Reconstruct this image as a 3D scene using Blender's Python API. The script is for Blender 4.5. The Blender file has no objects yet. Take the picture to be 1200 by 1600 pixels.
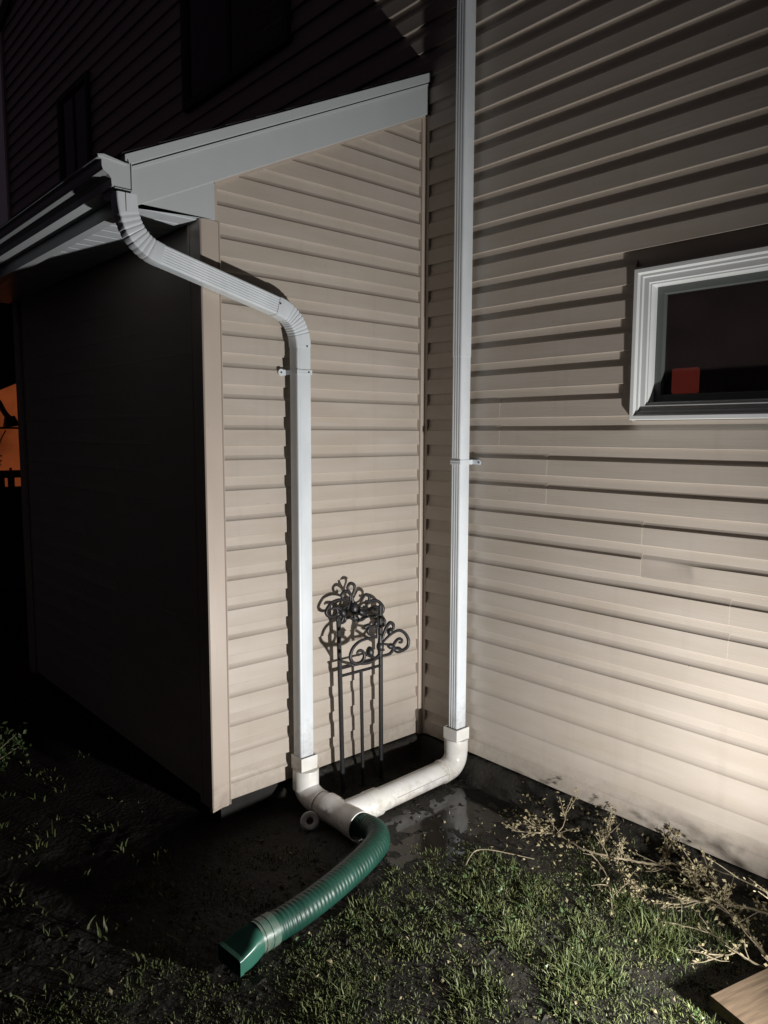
import bpy, bmesh, math, random
import numpy as np
from mathutils import Vector, Matrix, noise

random.seed(7)
sc = bpy.context.scene
col = sc.collection

# ---------------------------------------------------------------- camera, world, light, exposure
cam_d = bpy.data.cameras.new('camera')
cam = bpy.data.objects.new('camera', cam_d)
col.objects.link(cam)
YAW, PITCH, ROLL = 0.724205, 0.104552, 0.0025122
_fh = Vector((math.sin(YAW), math.cos(YAW), 0)); _r = Vector((math.cos(YAW), -math.sin(YAW), 0)); _u = Vector((0, 0, 1))
_F = _fh*math.cos(PITCH) - _u*math.sin(PITCH)
_U = _u*math.cos(PITCH) + _fh*math.sin(PITCH)
_R = _r*math.cos(ROLL) + _U*math.sin(ROLL)
_U2 = _U*math.cos(ROLL) - _r*math.sin(ROLL)
cam.matrix_world = Matrix(((_R.x, _U2.x, -_F.x, -2.69318), (_R.y, _U2.y, -_F.y, -2.74687), (_R.z, _U2.z, -_F.z, 1.69612), (0, 0, 0, 1)))
cam_d.sensor_fit = 'VERTICAL'; cam_d.sensor_height = 36; cam_d.sensor_width = 27
cam_d.lens = 1166.06*36/1600
cam_d.clip_start = 0.02; cam_d.clip_end = 400
sc.camera = cam

w = bpy.data.worlds.new('World'); sc.world = w; w.use_nodes = True
wn = w.node_tree.nodes; wl = w.node_tree.links
bg = wn['Background']
bg.inputs['Color'].default_value = (0.60, 0.46, 0.62, 1)      # city-lit night overcast, dim purple
bg.inputs['Strength'].default_value = 0.022

# the work light whose light falls across the two walls (it stands just right of the picture, low over the lawn)
ld = bpy.data.lights.new('work_light', 'SPOT')
ld.energy = 305; ld.color = (1.0, 0.976, 0.945)
ld.shadow_soft_size = 0.035; ld.spot_size = math.radians(140); ld.spot_blend = 1.0
lo = bpy.data.objects.new('work_light', ld); col.objects.link(lo)
LP = Vector((-0.72, -2.45, 0.31)); lo.location = LP
lo.rotation_euler = (Vector((-0.95, 0.0, 1.22)) - LP).to_track_quat('-Z', 'Y').to_euler()

sc.view_settings.view_transform = 'Standard'; sc.view_settings.look = 'None'
sc.view_settings.exposure = 0.0; sc.view_settings.gamma = 1.0; sc.view_settings.use_curve_mapping = False
sc.render.engine = 'CYCLES'
sc.cycles.max_bounces = 6; sc.cycles.transparent_max_bounces = 12

# ---------------------------------------------------------------- materials
def mat(name, base, rough=0.5, spec=0.5, metal=0.0, var=0.0, vscale=(4, 4, 4), bump=0.0, bscale=(40, 40, 40), bdist=0.002, base2=None, rvar=0.0, emit=None, estr=1.0, detail=4):
    m = bpy.data.materials.new(name); m.use_nodes = True
    nt = m.node_tree; n = nt.nodes; l = nt.links
    b = n['Principled BSDF']
    b.inputs['Base Color'].default_value = (*base, 1); b.inputs['Roughness'].default_value = rough
    b.inputs['Specular IOR Level'].default_value = spec; b.inputs['Metallic'].default_value = metal
    tc = n.new('ShaderNodeTexCoord')
    if var > 0:
        mp = n.new('ShaderNodeMapping'); mp.inputs['Scale'].default_value = vscale
        l.new(tc.outputs['Object'], mp.inputs['Vector'])
        ns = n.new('ShaderNodeTexNoise'); ns.inputs['Scale'].default_value = 1; ns.inputs['Detail'].default_value = detail
        l.new(mp.outputs[0], ns.inputs['Vector'])
        cr = n.new('ShaderNodeValToRGB')
        b2 = base2 or tuple(c*(1-var) for c in base)
        cr.color_ramp.elements[0].position = 0.33; cr.color_ramp.elements[1].position = 0.67
        cr.color_ramp.elements[0].color = (*b2, 1); cr.color_ramp.elements[1].color = (*base, 1)
        l.new(ns.outputs['Fac'], cr.inputs['Fac']); l.new(cr.outputs[0], b.inputs['Base Color'])
        if rvar > 0:
            mr = n.new('ShaderNodeMapRange'); mr.inputs['To Min'].default_value = max(0.02, rough-rvar); mr.inputs['To Max'].default_value = min(1, rough+rvar)
            l.new(ns.outputs['Fac'], mr.inputs['Value']); l.new(mr.outputs[0], b.inputs['Roughness'])
    if bump > 0:
        mp2 = n.new('ShaderNodeMapping'); mp2.inputs['Scale'].default_value = bscale
        l.new(tc.outputs['Object'], mp2.inputs['Vector'])
        n2 = n.new('ShaderNodeTexNoise'); n2.inputs['Scale'].default_value = 1; n2.inputs['Detail'].default_value = 5
        l.new(mp2.outputs[0], n2.inputs['Vector'])
        bp = n.new('ShaderNodeBump'); bp.inputs['Strength'].default_value = bump; bp.inputs['Distance'].default_value = bdist
        l.new(n2.outputs['Fac'], bp.inputs['Height']); l.new(bp.outputs[0], b.inputs['Normal'])
    if emit:
        b.inputs['Emission Color'].default_value = (*emit, 1); b.inputs['Emission Strength'].default_value = estr
    return m

M = {}
M['vinyl'] = mat('tan_vinyl', (0.45, 0.402, 0.352), 0.36, 0.5, var=0.10, vscale=(2.5, 2.5, 14), bump=0.35, bscale=(3.5, 3.5, 190), bdist=0.0012, base2=(0.41, 0.36, 0.305), rvar=0.08)
M['post'] = mat('tan_trim', (0.455, 0.39, 0.335), 0.30, 0.5, var=0.07, vscale=(6, 6, 3), bump=0.25, bscale=(160, 160, 8), bdist=0.0008)
M['white'] = mat('white_aluminium', (0.66, 0.70, 0.735), 0.38, 0.5, var=0.08, vscale=(9, 9, 4), bump=0.35, bscale=(22, 22, 7), bdist=0.004, base2=(0.57, 0.61, 0.64))
M['fascia'] = mat('white_fascia', (0.49, 0.52, 0.535), 0.45, 0.4, var=0.03, vscale=(10, 10, 5), bump=0.1, bscale=(12, 12, 12), bdist=0.002, base2=(0.475, 0.505, 0.52))
M['grime'] = mat('grimy_white', (0.42, 0.43, 0.42), 0.55, 0.4, var=0.35, vscale=(20, 20, 20))
M['pvc'] = mat('white_pvc', (0.72, 0.72, 0.705), 0.30, 0.5, var=0.25, vscale=(9, 9, 14), bump=0.1, bscale=(30, 30, 30), bdist=0.001, base2=(0.60, 0.585, 0.54), rvar=0.1)
M['winframe'] = mat('window_vinyl', (0.70, 0.72, 0.72), 0.35, 0.5, var=0.06, vscale=(8, 8, 8))
M['screw'] = mat('screw_head', (0.08, 0.075, 0.07), 0.4, 0.5, metal=0.6)
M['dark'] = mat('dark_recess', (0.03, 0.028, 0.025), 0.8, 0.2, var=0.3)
M['concrete'] = mat('concrete', (0.022, 0.021, 0.020), 0.9, 0.2, var=0.4, vscale=(8, 8, 8), bump=0.6, bscale=(50, 50, 50), bdist=0.004)
M['iron'] = mat('wrought_iron', (0.018, 0.018, 0.02), 0.42, 0.5, var=0.4, vscale=(60, 60, 60), bump=0.4, bscale=(180, 180, 180), bdist=0.001)
M['green'] = mat('green_plastic', (0.008, 0.052, 0.036), 0.45, 0.5, var=0.3, vscale=(14, 14, 14), bump=0.15, bscale=(60, 60, 60), bdist=0.001, rvar=0.1)
M['green2'] = mat('green_outlet_plastic', (0.035, 0.14, 0.10), 0.35, 0.5, var=0.25, vscale=(14, 14, 14), rvar=0.08)
M['collar'] = mat('muddy_green_collar', (0.03, 0.10, 0.075), 0.35, 0.5, var=0.8, vscale=(22, 22, 22), base2=(0.13, 0.16, 0.13), bump=0.3, bscale=(60, 60, 60))
M['shingle'] = mat('asphalt_shingle', (0.05, 0.048, 0.045), 0.95, 0.2, var=0.5, vscale=(60, 60, 60))
M['wood'] = mat('weathered_board', (0.11, 0.078, 0.05), 0.7, 0.3, var=0.4, vscale=(5, 60, 60), bump=0.6, bscale=(6, 90, 90), bdist=0.002, base2=(0.055, 0.038, 0.024))
M['bark'] = mat('dead_bark', (0.30, 0.25, 0.17), 0.85, 0.2, var=0.5, vscale=(40, 40, 40), bump=0.7, bscale=(120, 120, 120), bdist=0.002)
M['dleaf'] = mat('dry_leaf', (0.34, 0.30, 0.18), 0.75, 0.2, var=0.45, vscale=(28, 28, 28), base2=(0.17, 0.14, 0.08))
M['grass'] = mat('grass_blade', (0.115, 0.135, 0.050), 0.55, 0.3, var=0.5, vscale=(9, 9, 9), base2=(0.05, 0.07, 0.025), detail=8)
M['straw'] = mat('dead_grass', (0.19, 0.17, 0.085), 0.7, 0.25, var=0.4, vscale=(30, 30, 30))
M['shrub'] = mat('shrub_leaf', (0.06, 0.10, 0.03), 0.5, 0.4, var=0.5, vscale=(20, 20, 20))
M['orange'] = mat('lit_room_wall', (0.3, 0.08, 0.03), 0.8, 0.1, emit=(0.27, 0.060, 0.017), estr=1.0)
_n = M['orange'].node_tree.nodes; _l = M['orange'].node_tree.links
_ns = _n.new('ShaderNodeTexNoise'); _ns.inputs['Scale'].default_value = 2.6; _ns.inputs['Detail'].default_value = 3
_tc = _n.new('ShaderNodeTexCoord'); _l.new(_tc.outputs['Object'], _ns.inputs['Vector'])
_mr = _n.new('ShaderNodeMapRange'); _mr.inputs['From Min'].default_value = 0.3; _mr.inputs['From Max'].default_value = 0.7; _mr.inputs['To Min'].default_value = 0.55; _mr.inputs['To Max'].default_value = 1.25
_l.new(_ns.outputs['Fac'], _mr.inputs['Value']); _l.new(_mr.outputs[0], _n['Principled BSDF'].inputs['Emission Strength'])
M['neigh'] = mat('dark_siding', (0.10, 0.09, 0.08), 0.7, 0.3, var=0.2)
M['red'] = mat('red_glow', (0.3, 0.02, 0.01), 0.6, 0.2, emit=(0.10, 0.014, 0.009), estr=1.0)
M['black'] = mat('black_plastic', (0.015, 0.013, 0.012), 0.4, 0.5)
M['print'] = mat('grey_print', (0.25, 0.24, 0.22), 0.6, 0.3)
M['bottle'] = mat('brown_glass', (0.10, 0.045, 0.02), 0.15, 0.6)
M['sky_reflection'] = mat('pale_sky_reflection', (0.42, 0.40, 0.60), 0.8, 0.1)
M['window_sheet'] = mat('dark_cloth', (0.03, 0.015, 0.01), 0.9, 0.1)

def glass(name, tint=0.75):
    m = bpy.data.materials.new(name); m.use_nodes = True
    nt = m.node_tree; n = nt.nodes; l = nt.links
    n.remove(n['Principled BSDF'])
    t = n.new('ShaderNodeBsdfTransparent'); t.inputs[0].default_value = (tint, tint, tint, 1)
    g = n.new('ShaderNodeBsdfGlossy'); g.inputs['Roughness'].default_value = 0.02; g.inputs[0].default_value = (0.9, 0.9, 0.9, 1)
    f = n.new('ShaderNodeFresnel'); f.inputs[0].default_value = 1.5
    mx = n.new('ShaderNodeMixShader')
    l.new(f.outputs[0], mx.inputs[0]); l.new(t.outputs[0], mx.inputs[1]); l.new(g.outputs[0], mx.inputs[2])
    d = n.new('ShaderNodeBsdfDiffuse'); d.inputs[0].default_value = (0.50, 0.38, 0.35, 1)      # dust film, added as a brownish haze over the black pane
    ns = n.new('ShaderNodeTexNoise'); ns.inputs['Scale'].default_value = 5; ns.inputs['Detail'].default_value = 6
    tc = n.new('ShaderNodeTexCoord'); l.new(tc.outputs['Object'], ns.inputs['Vector'])
    mr = n.new('ShaderNodeMapRange'); mr.inputs['To Min'].default_value = 0.015; mr.inputs['To Max'].default_value = 0.075
    l.new(ns.outputs['Fac'], mr.inputs['Value'])
    m2 = n.new('ShaderNodeMixShader'); l.new(mr.outputs[0], m2.inputs[0]); l.new(mx.outputs[0], m2.inputs[1]); l.new(d.outputs[0], m2.inputs[2])
    l.new(m2.outputs[0], n['Material Output'].inputs[0])
    return m
M['gasket'] = mat('sash_grey', (0.10, 0.11, 0.105), 0.5, 0.4)
M['room'] = mat('room_paint', (0.42, 0.30, 0.26), 0.8, 0.2, var=0.3, vscale=(2, 2, 2))
# mud splash and rain dirt low on the vinyl, pale scuffs higher up
def dirty(m, zlo, zhi, amount):
    nt = m.node_tree; n = nt.nodes; l = nt.links; b = n['Principled BSDF']
    src = b.inputs['Base Color'].links[0].from_socket
    tc = n.new('ShaderNodeTexCoord'); sx = n.new('ShaderNodeSeparateXYZ'); l.new(tc.outputs['Object'], sx.inputs[0])
    mr = n.new('ShaderNodeMapRange'); mr.inputs['From Min'].default_value = zhi; mr.inputs['From Max'].default_value = zlo
    l.new(sx.outputs['Z'], mr.inputs['Value'])
    ns = n.new('ShaderNodeTexNoise'); ns.inputs['Scale'].default_value = 26; ns.inputs['Detail'].default_value = 9; ns.inputs['Roughness'].default_value = 0.75
    l.new(tc.outputs['Object'], ns.inputs['Vector'])
    ad = n.new('ShaderNodeMath'); ad.operation = 'MULTIPLY_ADD'; ad.inputs[1].default_value = 0.42; l.new(mr.outputs[0], ad.inputs[0]); l.new(ns.outputs['Fac'], ad.inputs[2])
    r2 = n.new('ShaderNodeMapRange'); r2.inputs['From Min'].default_value = 0.66; r2.inputs['From Max'].default_value = 0.95; r2.inputs['To Max'].default_value = amount
    l.new(ad.outputs[0], r2.inputs['Value'])
    # long vertical rain streaks
    mp = n.new('ShaderNodeMapping'); mp.inputs['Scale'].default_value = (17, 17, 0.8); l.new(tc.outputs['Object'], mp.inputs['Vector'])
    n3 = n.new('ShaderNodeTexNoise'); n3.inputs['Scale'].default_value = 1; n3.inputs['Detail'].default_value = 5; l.new(mp.outputs[0], n3.inputs['Vector'])
    r3 = n.new('ShaderNodeMapRange'); r3.inputs['From Min'].default_value = 0.56; r3.inputs['From Max'].default_value = 0.78; r3.inputs['To Max'].default_value = 0.10
    l.new(n3.outputs['Fac'], r3.inputs['Value'])
    # tiny specks
    vz = n.new('ShaderNodeTexVoronoi'); vz.inputs['Scale'].default_value = 9; l.new(tc.outputs['Object'], vz.inputs['Vector'])
    r4 = n.new('ShaderNodeMapRange'); r4.inputs['From Min'].default_value = 0.035; r4.inputs['From Max'].default_value = 0.02; r4.inputs['To Max'].default_value = 0.5
    l.new(vz.outputs['Distance'], r4.inputs['Value'])
    mxa = n.new('ShaderNodeMath'); mxa.operation = 'MAXIMUM'; l.new(r2.outputs[0], mxa.inputs[0]); l.new(r3.outputs[0], mxa.inputs[1])
    mxb = n.new('ShaderNodeMath'); mxb.operation = 'MAXIMUM'; l.new(mxa.outputs[0], mxb.inputs[0]); l.new(r4.outputs[0], mxb.inputs[1])
    mx = n.new('ShaderNodeMix'); mx.data_type = 'RGBA'; mx.inputs['B'].default_value = (0.16, 0.13, 0.10, 1)
    l.new(mxb.outputs[0], mx.inputs['Factor']); l.new(src, mx.inputs['A']); l.new(mx.outputs['Result'], b.inputs['Base Color'])
dirty(M['vinyl'], 0.10, 0.30, 0.32); dirty(M['post'], 0.10, 0.30, 0.4); dirty(M['pvc'], -0.02, 0.15, 0.6); dirty(M['white'], 0.2, 0.55, 0.35)
M['glass'] = glass('window_glass')

def soil():
    m = mat('wet_soil', (0.026, 0.023, 0.018), 0.75, 0.35, var=0.5, vscale=(7, 7, 7), bump=0.9, bscale=(55, 55, 55), bdist=0.008, base2=(0.010, 0.009, 0.007), rvar=0.22, detail=8)
    return m
M['soil'] = soil()
def water():
    m = mat('puddle_water', (0.012, 0.012, 0.010), 0.10, 0.6, bump=0.25, bscale=(22, 22, 22), bdist=0.002)
    return m
M['water'] = water()

# ---------------------------------------------------------------- helpers
class MB:
    def __init__(s): s.v = []; s.f = []
    def grid(s, rows, close=False, caps=False):
        o = len(s.v); nr = len(rows); nc = len(rows[0])
        for r in rows: s.v += [tuple(p) for p in r]
        for i in range(nr-1):
            for j in range(nc if close else nc-1):
                j2 = (j+1) % nc
                s.f.append((o+i*nc+j, o+i*nc+j2, o+(i+1)*nc+j2, o+(i+1)*nc+j))
        if caps:
            s.f.append(tuple(o+j for j in range(nc))[::-1]); s.f.append(tuple(o+(nr-1)*nc+j for j in range(nc)))
        return s
    def box(s, a, b):
        x0, y0, z0 = a; x1, y1, z1 = b
        o = len(s.v)
        s.v += [(x0,y0,z0),(x1,y0,z0),(x1,y1,z0),(x0,y1,z0),(x0,y0,z1),(x1,y0,z1),(x1,y1,z1),(x0,y1,z1)]
        for q in ((3,2,1,0),(4,5,6,7),(0,1,5,4),(1,2,6,5),(2,3,7,6),(3,0,4,7)): s.f.append(tuple(o+i for i in q))
        return s
    def face(s, pts):
        o = len(s.v); s.v += [tuple(p) for p in pts]; s.f.append(tuple(range(o, o+len(pts)))); return s
    def prism(s, pts, d):
        d = Vector(d); o = len(s.v); n = len(pts)
        s.v += [tuple(p) for p in pts] + [tuple(Vector(p)+d) for p in pts]
        s.f.append(tuple(o+i for i in range(n))[::-1]); s.f.append(tuple(o+n+i for i in range(n)))
        for i in range(n): s.f.append((o+i, o+(i+1) % n, o+n+(i+1) % n, o+n+i))
        return s
    def tube(s, pts, rad, n=8, caps=True):
        P = [Vector(p) for p in pts]
        if not hasattr(rad, '__len__'): rad = [rad]*len(P)
        rows = []; up = None
        for i, p in enumerate(P):
            t = (P[min(i+1, len(P)-1)] - P[max(i-1, 0)]).normalized()
            if up is None:
                up = Vector((0, 0, 1)) if abs(t.z) < 0.9 else Vector((1, 0, 0))
            a = (up - t*up.dot(t)).normalized(); b = t.cross(a); up = a
            rows.append([p + (a*math.cos(k*2*math.pi/n) + b*math.sin(k*2*math.pi/n))*rad[i] for k in range(n)])
        return s.grid(rows, True, caps)
    def build(s, name, m, parent=None, smooth=35, bevel=0, fix=True):
        me = bpy.data.meshes.new(name); me.from_pydata(s.v, [], s.f); me.update()
        if fix or bevel:
            bm = bmesh.new(); bm.from_mesh(me)
            if fix: bmesh.ops.recalc_face_normals(bm, faces=bm.faces)
            if bevel:
                es = [e for e in bm.edges if len(e.link_faces) == 2 and e.calc_face_angle(0) > 0.6]
                bmesh.ops.bevel(bm, geom=es, offset=bevel, segments=2, affect='EDGES', profile=0.6)
            bm.to_mesh(me); bm.free()
        if smooth:
            me.shade_smooth(); me.set_sharp_from_angle(angle=math.radians(smooth))
        me.materials.append(m if not isinstance(m, str) else M[m])
        o = bpy.data.objects.new(name, me); col.objects.link(o)
        if parent is not None:
            o.parent = parent; o.matrix_parent_inverse = parent.matrix_world.inverted()
        return o

def thing(name, label, cat, loc=(0, 0, 0), group=None):
    o = bpy.data.objects.new(name, None); col.objects.link(o); o.location = loc
    o.matrix_world = Matrix.Translation(loc)
    o.empty_display_size = 0.1
    o['label'] = label; o['category'] = cat
    if group: o['group'] = group
    return o
def tag(o, label, cat, group=None):
    o['label'] = label; o['category'] = cat
    if group: o['group'] = group
    return o
def struct(o): o['kind'] = 'structure'; return o
def stuff(o, label=None, cat=None):
    o['kind'] = 'stuff'
    if label: o['label'] = label; o['category'] = cat
    return o

def smooth_path(pts, n=6):
    P = [Vector(p) for p in pts]; out = []
    for i in range(len(P)-1):
        p0 = P[max(i-1, 0)]; p1 = P[i]; p2 = P[i+1]; p3 = P[min(i+2, len(P)-1)]
        for k in range(n):
            t = k/n
            out.append(0.5*((2*p1) + (-p0+p2)*t + (2*p0-5*p1+4*p2-p3)*t*t + (-p0+3*p1-3*p2+p3)*t**3))
    out.append(P[-1]); return out

# ---------------------------------------------------------------- siding
CH = 0.127; ZL = 0.118
PROF = [(-0.0155, 0.0012), (-0.0012, -0.0004), (0.0, 0.0016), (-0.0005, 0.006), (-0.0024, 0.0690), (-0.0052, 0.0714), (-0.0092, 0.0768), (-0.0120, 0.0840), (-0.0146, 0.0935), (-0.0162, 0.1050), (-0.0166, 0.1160), (-0.0155, 0.1282)]
def siding_panel(axis, off, sign, u0, u1, n, courses, parent, lift=0.0, du=0.1, wav=1.0, clip=None, dent=None, seed=0):
    """axis 'x': wall facing -Y, u runs along X; axis 'y': wall facing -X, u runs along Y. off = plane of the lips."""
    us = [u0]; k = max(1, int(round((u1-u0)/du)))
    us = [u0 + (u1-u0)*i/k for i in range(k+1)]
    mb = MB()
    rows = []
    for ci, u in enumerate([us[0]] + us + [us[-1]]):
        endc = ci == 0 or ci == len(us)+1
        r = []
        for c in range(courses):
            zb = ZL + (n+c)*CH
            w1 = (noise.noise(Vector((u*1.3, (n+c)*3.7+seed, 0.5)))*0.0008 + noise.noise(Vector((u*4.5, (n+c)*1.3+seed, 1.5)))*0.0003)*wav
            w2 = noise.noise(Vector((u*1.7, (n+c)*2.9+seed, 7.5)))*0.0012*wav
            jit = noise.noise(Vector((u*13, (n+c)*5.1+seed, 3.5)))*0.0006*wav
            for pi, (o, z) in enumerate(PROF):
                oo = o + lift + w1*(1.0 if 1 <= pi <= 4 else 0.4)
                zz = zb + z + (w2 if pi < 3 else w2*0.3) + (jit if 0 < pi < 3 else 0)
                if dent and c == dent[0] and 2 <= pi <= 5:
                    d = math.exp(-((u-dent[1])/dent[2])**2)
                    prof = {2: 0.2, 3: 0.4, 4: 0.7, 5: 0.3}[pi]
                    oo -= dent[3]*d*prof
                if endc: oo -= 0.0016
                r.append((u, oo, zz))
        # insert a mid row on the flat face so it can bow a little
        rows.append([((a, off*1.0 - b, z) if axis == 'x' else (off - b, a, z)) for a, b, z in r])
    mb.grid(rows)
    o = mb.build('siding_panel', 'vinyl', parent, smooth=26, fix=False)
    if clip:
        bm = bmesh.new(); bm.from_mesh(o.data)
        for co, no in clip:
            bmesh.ops.bisect_plane(bm, geom=bm.verts[:]+bm.edges[:]+bm.faces[:], plane_co=co, plane_no=no, clear_outer=True)
        if len(bm.faces) == 0:
            bm.free(); me = o.data; bpy.data.objects.remove(o); bpy.data.meshes.remove(me); return None
        bm.to_mesh(o.data); bm.free()
    return o

# ================================================================ GROUND
def gheight(x, y):
    h = noise.fractal(Vector((x*2.2, y*2.2, 0.3)), 1.0, 2.0, 4)*0.010 + noise.noise(Vector((x*17, y*17, 2.0)))*0.0048 + noise.noise(Vector((x*41, y*41, 9.0)))*0.0026
    d = math.hypot((x+0.43)/0.40, (y+0.58)/0.27)
    e = math.exp(-d**4)
    h = h*(1-0.62*e) - 0.0065*e
    # soil banked up against the foot of both walls
    dA = -y if x > -1.24 else math.hypot(min(0, x+1.24), min(0.0, y) if y < 0 else 0.0)
    dw = max(0.0, min(-x if x < 0 else 0.0, dA if x > -1.24 else math.hypot(x+1.24, min(0, y))))
    if x > -1.24 and y > 0 and x < 0: dw = 0.0
    t_ = max(0.0, 1 - dw/(0.062 + 0.035*noise.noise(Vector((x*7, y*7, 5.0))))) * min(1.0, max(0.0, (x+0.96)/0.16))
    h += 0.112*t_*t_*(3-2*t_)
    far = max(0.0, math.hypot(x+1, y+1)-4)
    return h - 0.004 + min(0.0, -0.004*far)
def axis_pts(lo, hi, flo, fhi, step):
    a = [flo + i*step for i in range(int((fhi-flo)/step)+1)]
    s = step; p = a[-1]
    while p < hi: s *= 1.35; p += s; a.append(p)
    s = step; p = a[0]; b = []
    while p > lo: s *= 1.35; p -= s; b.append(p)
    return b[::-1] + a
gx = axis_pts(-60, 60, -2.6, 0.1, 0.013); gy = axis_pts(-60, 60, -2.3, 0.3, 0.013)
rows = [[(x, y, gheight(x, y)) for x in gx] for y in gy]
mb = MB(); mb.grid(rows)
ground = struct(mb.build('ground', 'soil', smooth=60, fix=False))
# the puddle: still water lying in the low spot, the ground's bumps break through it
pts = []
for k in range(48):
    a = k*2*math.pi/48
    rr = 1 + 0.16*noise.noise(Vector((math.cos(a)*1.5, math.sin(a)*1.5, 4.4)))
    pts.append((-0.43+0.42*rr*math.cos(a), -0.62+0.30*rr*math.sin(a), -0.0072))
mb = MB(); mb.face(pts); struct(mb.build('puddle', 'water', smooth=0, fix=False))

# ================================================================ MAIN HOUSE (wall along Y at x = 0, facing -X)
house = thing('main_house', 'tall tan vinyl sided house wall running back on the right', 'house', (0.3, 1.0, 0))
def rake(y): return 6.405 + (6.491-y)*0.317 if y > 2.0 else 7.829 - (2.0-y)*0.317
SEAM = {12: [-0.483], 10: [-0.754], 8: [-1.216], 6: [-1.571], 4: [-2.05], 2: [-2.6], 0: [-3.1], 14: [-3.3], 16: [-3.0], 18: [-2.9]}
WY0, WY1 = -1.164, -2.62          # window opening band left and right edges
WZ0, WZ1 = 1.752, 2.324
row = 0
for n in range(0, 61, 2):
    z0 = ZL+n*CH
    # far end by the rake: from y_hi down to y_lo
    yhi = 6.9
    while rake(yhi) < z0+0.06 and yhi > 2: yhi -= 0.1
    ylo = -4.2
    while rake(ylo) < z0+0.06 and ylo < 2: ylo += 0.1
    if ylo >= yhi: break
    start = 0.0 if z0 < 2.4 else yhi
    cuts = sorted([c for c in SEAM.get(n, [random.choice([-2.6, -2.9, -3.3])]) if ylo+0.3 < c < start-0.1])
    if start > 1:
        c0 = random.uniform(0.7, 1.5)
        while c0 < start-0.4: cuts.append(c0); c0 += 3.66
    edges = [ylo] + cuts + [start]
    hi_clip = [((0, 2.0, 7.829), (0, 0.302, 0.953)), ((0, 2.0, 7.829), (0, -0.302, 0.953))]
    for i in range(len(edges)-1):
        a, b = edges[i], edges[i+1]
        a2 = a - (0.02 if i > 0 else 0)
        lift = 0.0013 if i % 2 else 0.0
        far = a > 0.3
        if n in (12, 14, 16) and a < WY0:
            # cut round the window
            segs = []
            for c in range(2):
                if n+c == 12: segs.append((a2, b, c))
                else:
                    if b > WY0: segs.append((max(a2, WY0-0.004), b, c))
                    if a2 < WY1: segs.append((a2, min(b, WY1-0.006), c))
            for (p, q, c) in segs:
                siding_panel('y', 0, 1, p, q, n+c, 1, house, lift, 0.1)
        else:
            dent = (0, -1.30, 0.16, 0.0065) if n == 8 and a < -1.3 and b < 0 else None
            siding_panel('y', 0, 1, a2, b, n, 2, house, lift, 0.5 if far else (0.03 if dent else 0.1), 1.0, hi_clip if z0 > 5.0 else None, dent)
mb = MB()
mb.box((0.0135, -4.2, 0.119), (0.2, 6.9, WZ0-0.003)).box((0.0135, -4.2, WZ0-0.003), (0.2, WY1+0.02, WZ1+0.003)).box((0.0135, WY0-0.02, WZ0-0.003), (0.2, 6.9, WZ1+0.003)).box((0.0135, -4.2, WZ1+0.003), (0.2, 6.9, 4.6))
mb.prism([(0.0135, -4.2, 4.6), (0.0135, 6.9, 4.6), (0.0135, 6.9, rake(6.9)), (0.0135, 2.0, 7.829), (0.0135, -4.2, rake(-4.2))], (0.19, 0, 0))
mb.build('wall', 'vinyl', house, smooth=0)
MB().box((0.045, -4.2, -0.25), (0.21, 6.9, 0.1185)).build('foundation', 'concrete', house, smooth=0)
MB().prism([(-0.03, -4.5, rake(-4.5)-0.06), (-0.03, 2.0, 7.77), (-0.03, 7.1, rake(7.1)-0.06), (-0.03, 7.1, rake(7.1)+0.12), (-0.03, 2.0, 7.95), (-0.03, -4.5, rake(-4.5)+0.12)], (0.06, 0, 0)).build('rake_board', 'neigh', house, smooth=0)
MB().prism([(0.03, -4.5, rake(-4.5)+0.07), (0.03, 2.0, 7.91), (0.03, 7.1, rake(7.1)+0.07), (0.03, 7.1, rake(7.1)+0.16), (0.03, 2.0, 8.0), (0.03, -4.5, rake(-4.5)+0.16)], (8, 0, 0)).build('roof', 'shingle', house, smooth=0)
MB().box((-0.018, 6.82, 0.11), (0.0132, 6.9, 6.2)).build('corner_trim', 'post', house, smooth=0)
MB().box((0.2, -4.2, -0.2), (0.24, 6.9, 0.12)).build('floor_edge', 'dark', house, smooth=0)

def frame_loft(mb, ya, yb, za, zb, prof):
    """profile (inset, outward) swept round a rectangle on the x=0 wall with mitred corners"""
    rows = []
    for d, o in prof:
        rows.append([(-o, ya-d, za+d), (-o, yb+d, za+d), (-o, yb+d, zb-d), (-o, ya-d, zb-d)])
    mb.grid(rows, True)
# the basement-high window on the right
winp = [(0.0, -0.02), (0.0, 0.026), (0.0015, 0.028), (0.0150, 0.028), (0.0160, 0.0275), (0.0215, 0.0175), (0.0300, 0.0175), (0.0310, 0.0170), (0.0345, 0.0105), (0.0540, 0.0105), (0.0545, 0.0100), (0.0575, 0.0040), (0.0620, 0.0040), (0.0625, 0.0035), (0.0665, -0.006), (0.0680, -0.014), (0.0685, -0.050)]
mb = MB(); frame_loft(mb, WY0-0.014, WY1+0.014, WZ0, WZ1, winp)
wf = mb.build('window', 'winframe', house, smooth=0, fix=False)
ins = 0.0675
mb = MB(); frame_loft(mb, WY0-0.014-ins, WY1+0.014+ins, WZ0+ins, WZ1-ins, [(0.0, -0.030), (0.026, -0.034), (0.030, -0.052), (0.030, -0.07)])
mb.build('sash', 'gasket', wf, smooth=20, fix=False)
mb = MB(); mb.box((0.052, WY1+0.014+ins+0.02, WZ0+ins+0.02), (0.056, WY0-0.014-ins-0.02, WZ1-ins-0.02))
mb.build('pane', 'glass', wf, smooth=0)
mb = MB()   # dark j-channel round the window
for a, b in (((-0.004, WY0-0.013, WZ0-0.004), (0.0134, WY0-0.006, WZ1+0.012)), ((-0.004, WY1, WZ1+0.0), (0.0134, WY0-0.0135, WZ1+0.012))): mb.box(a, b)
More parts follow.
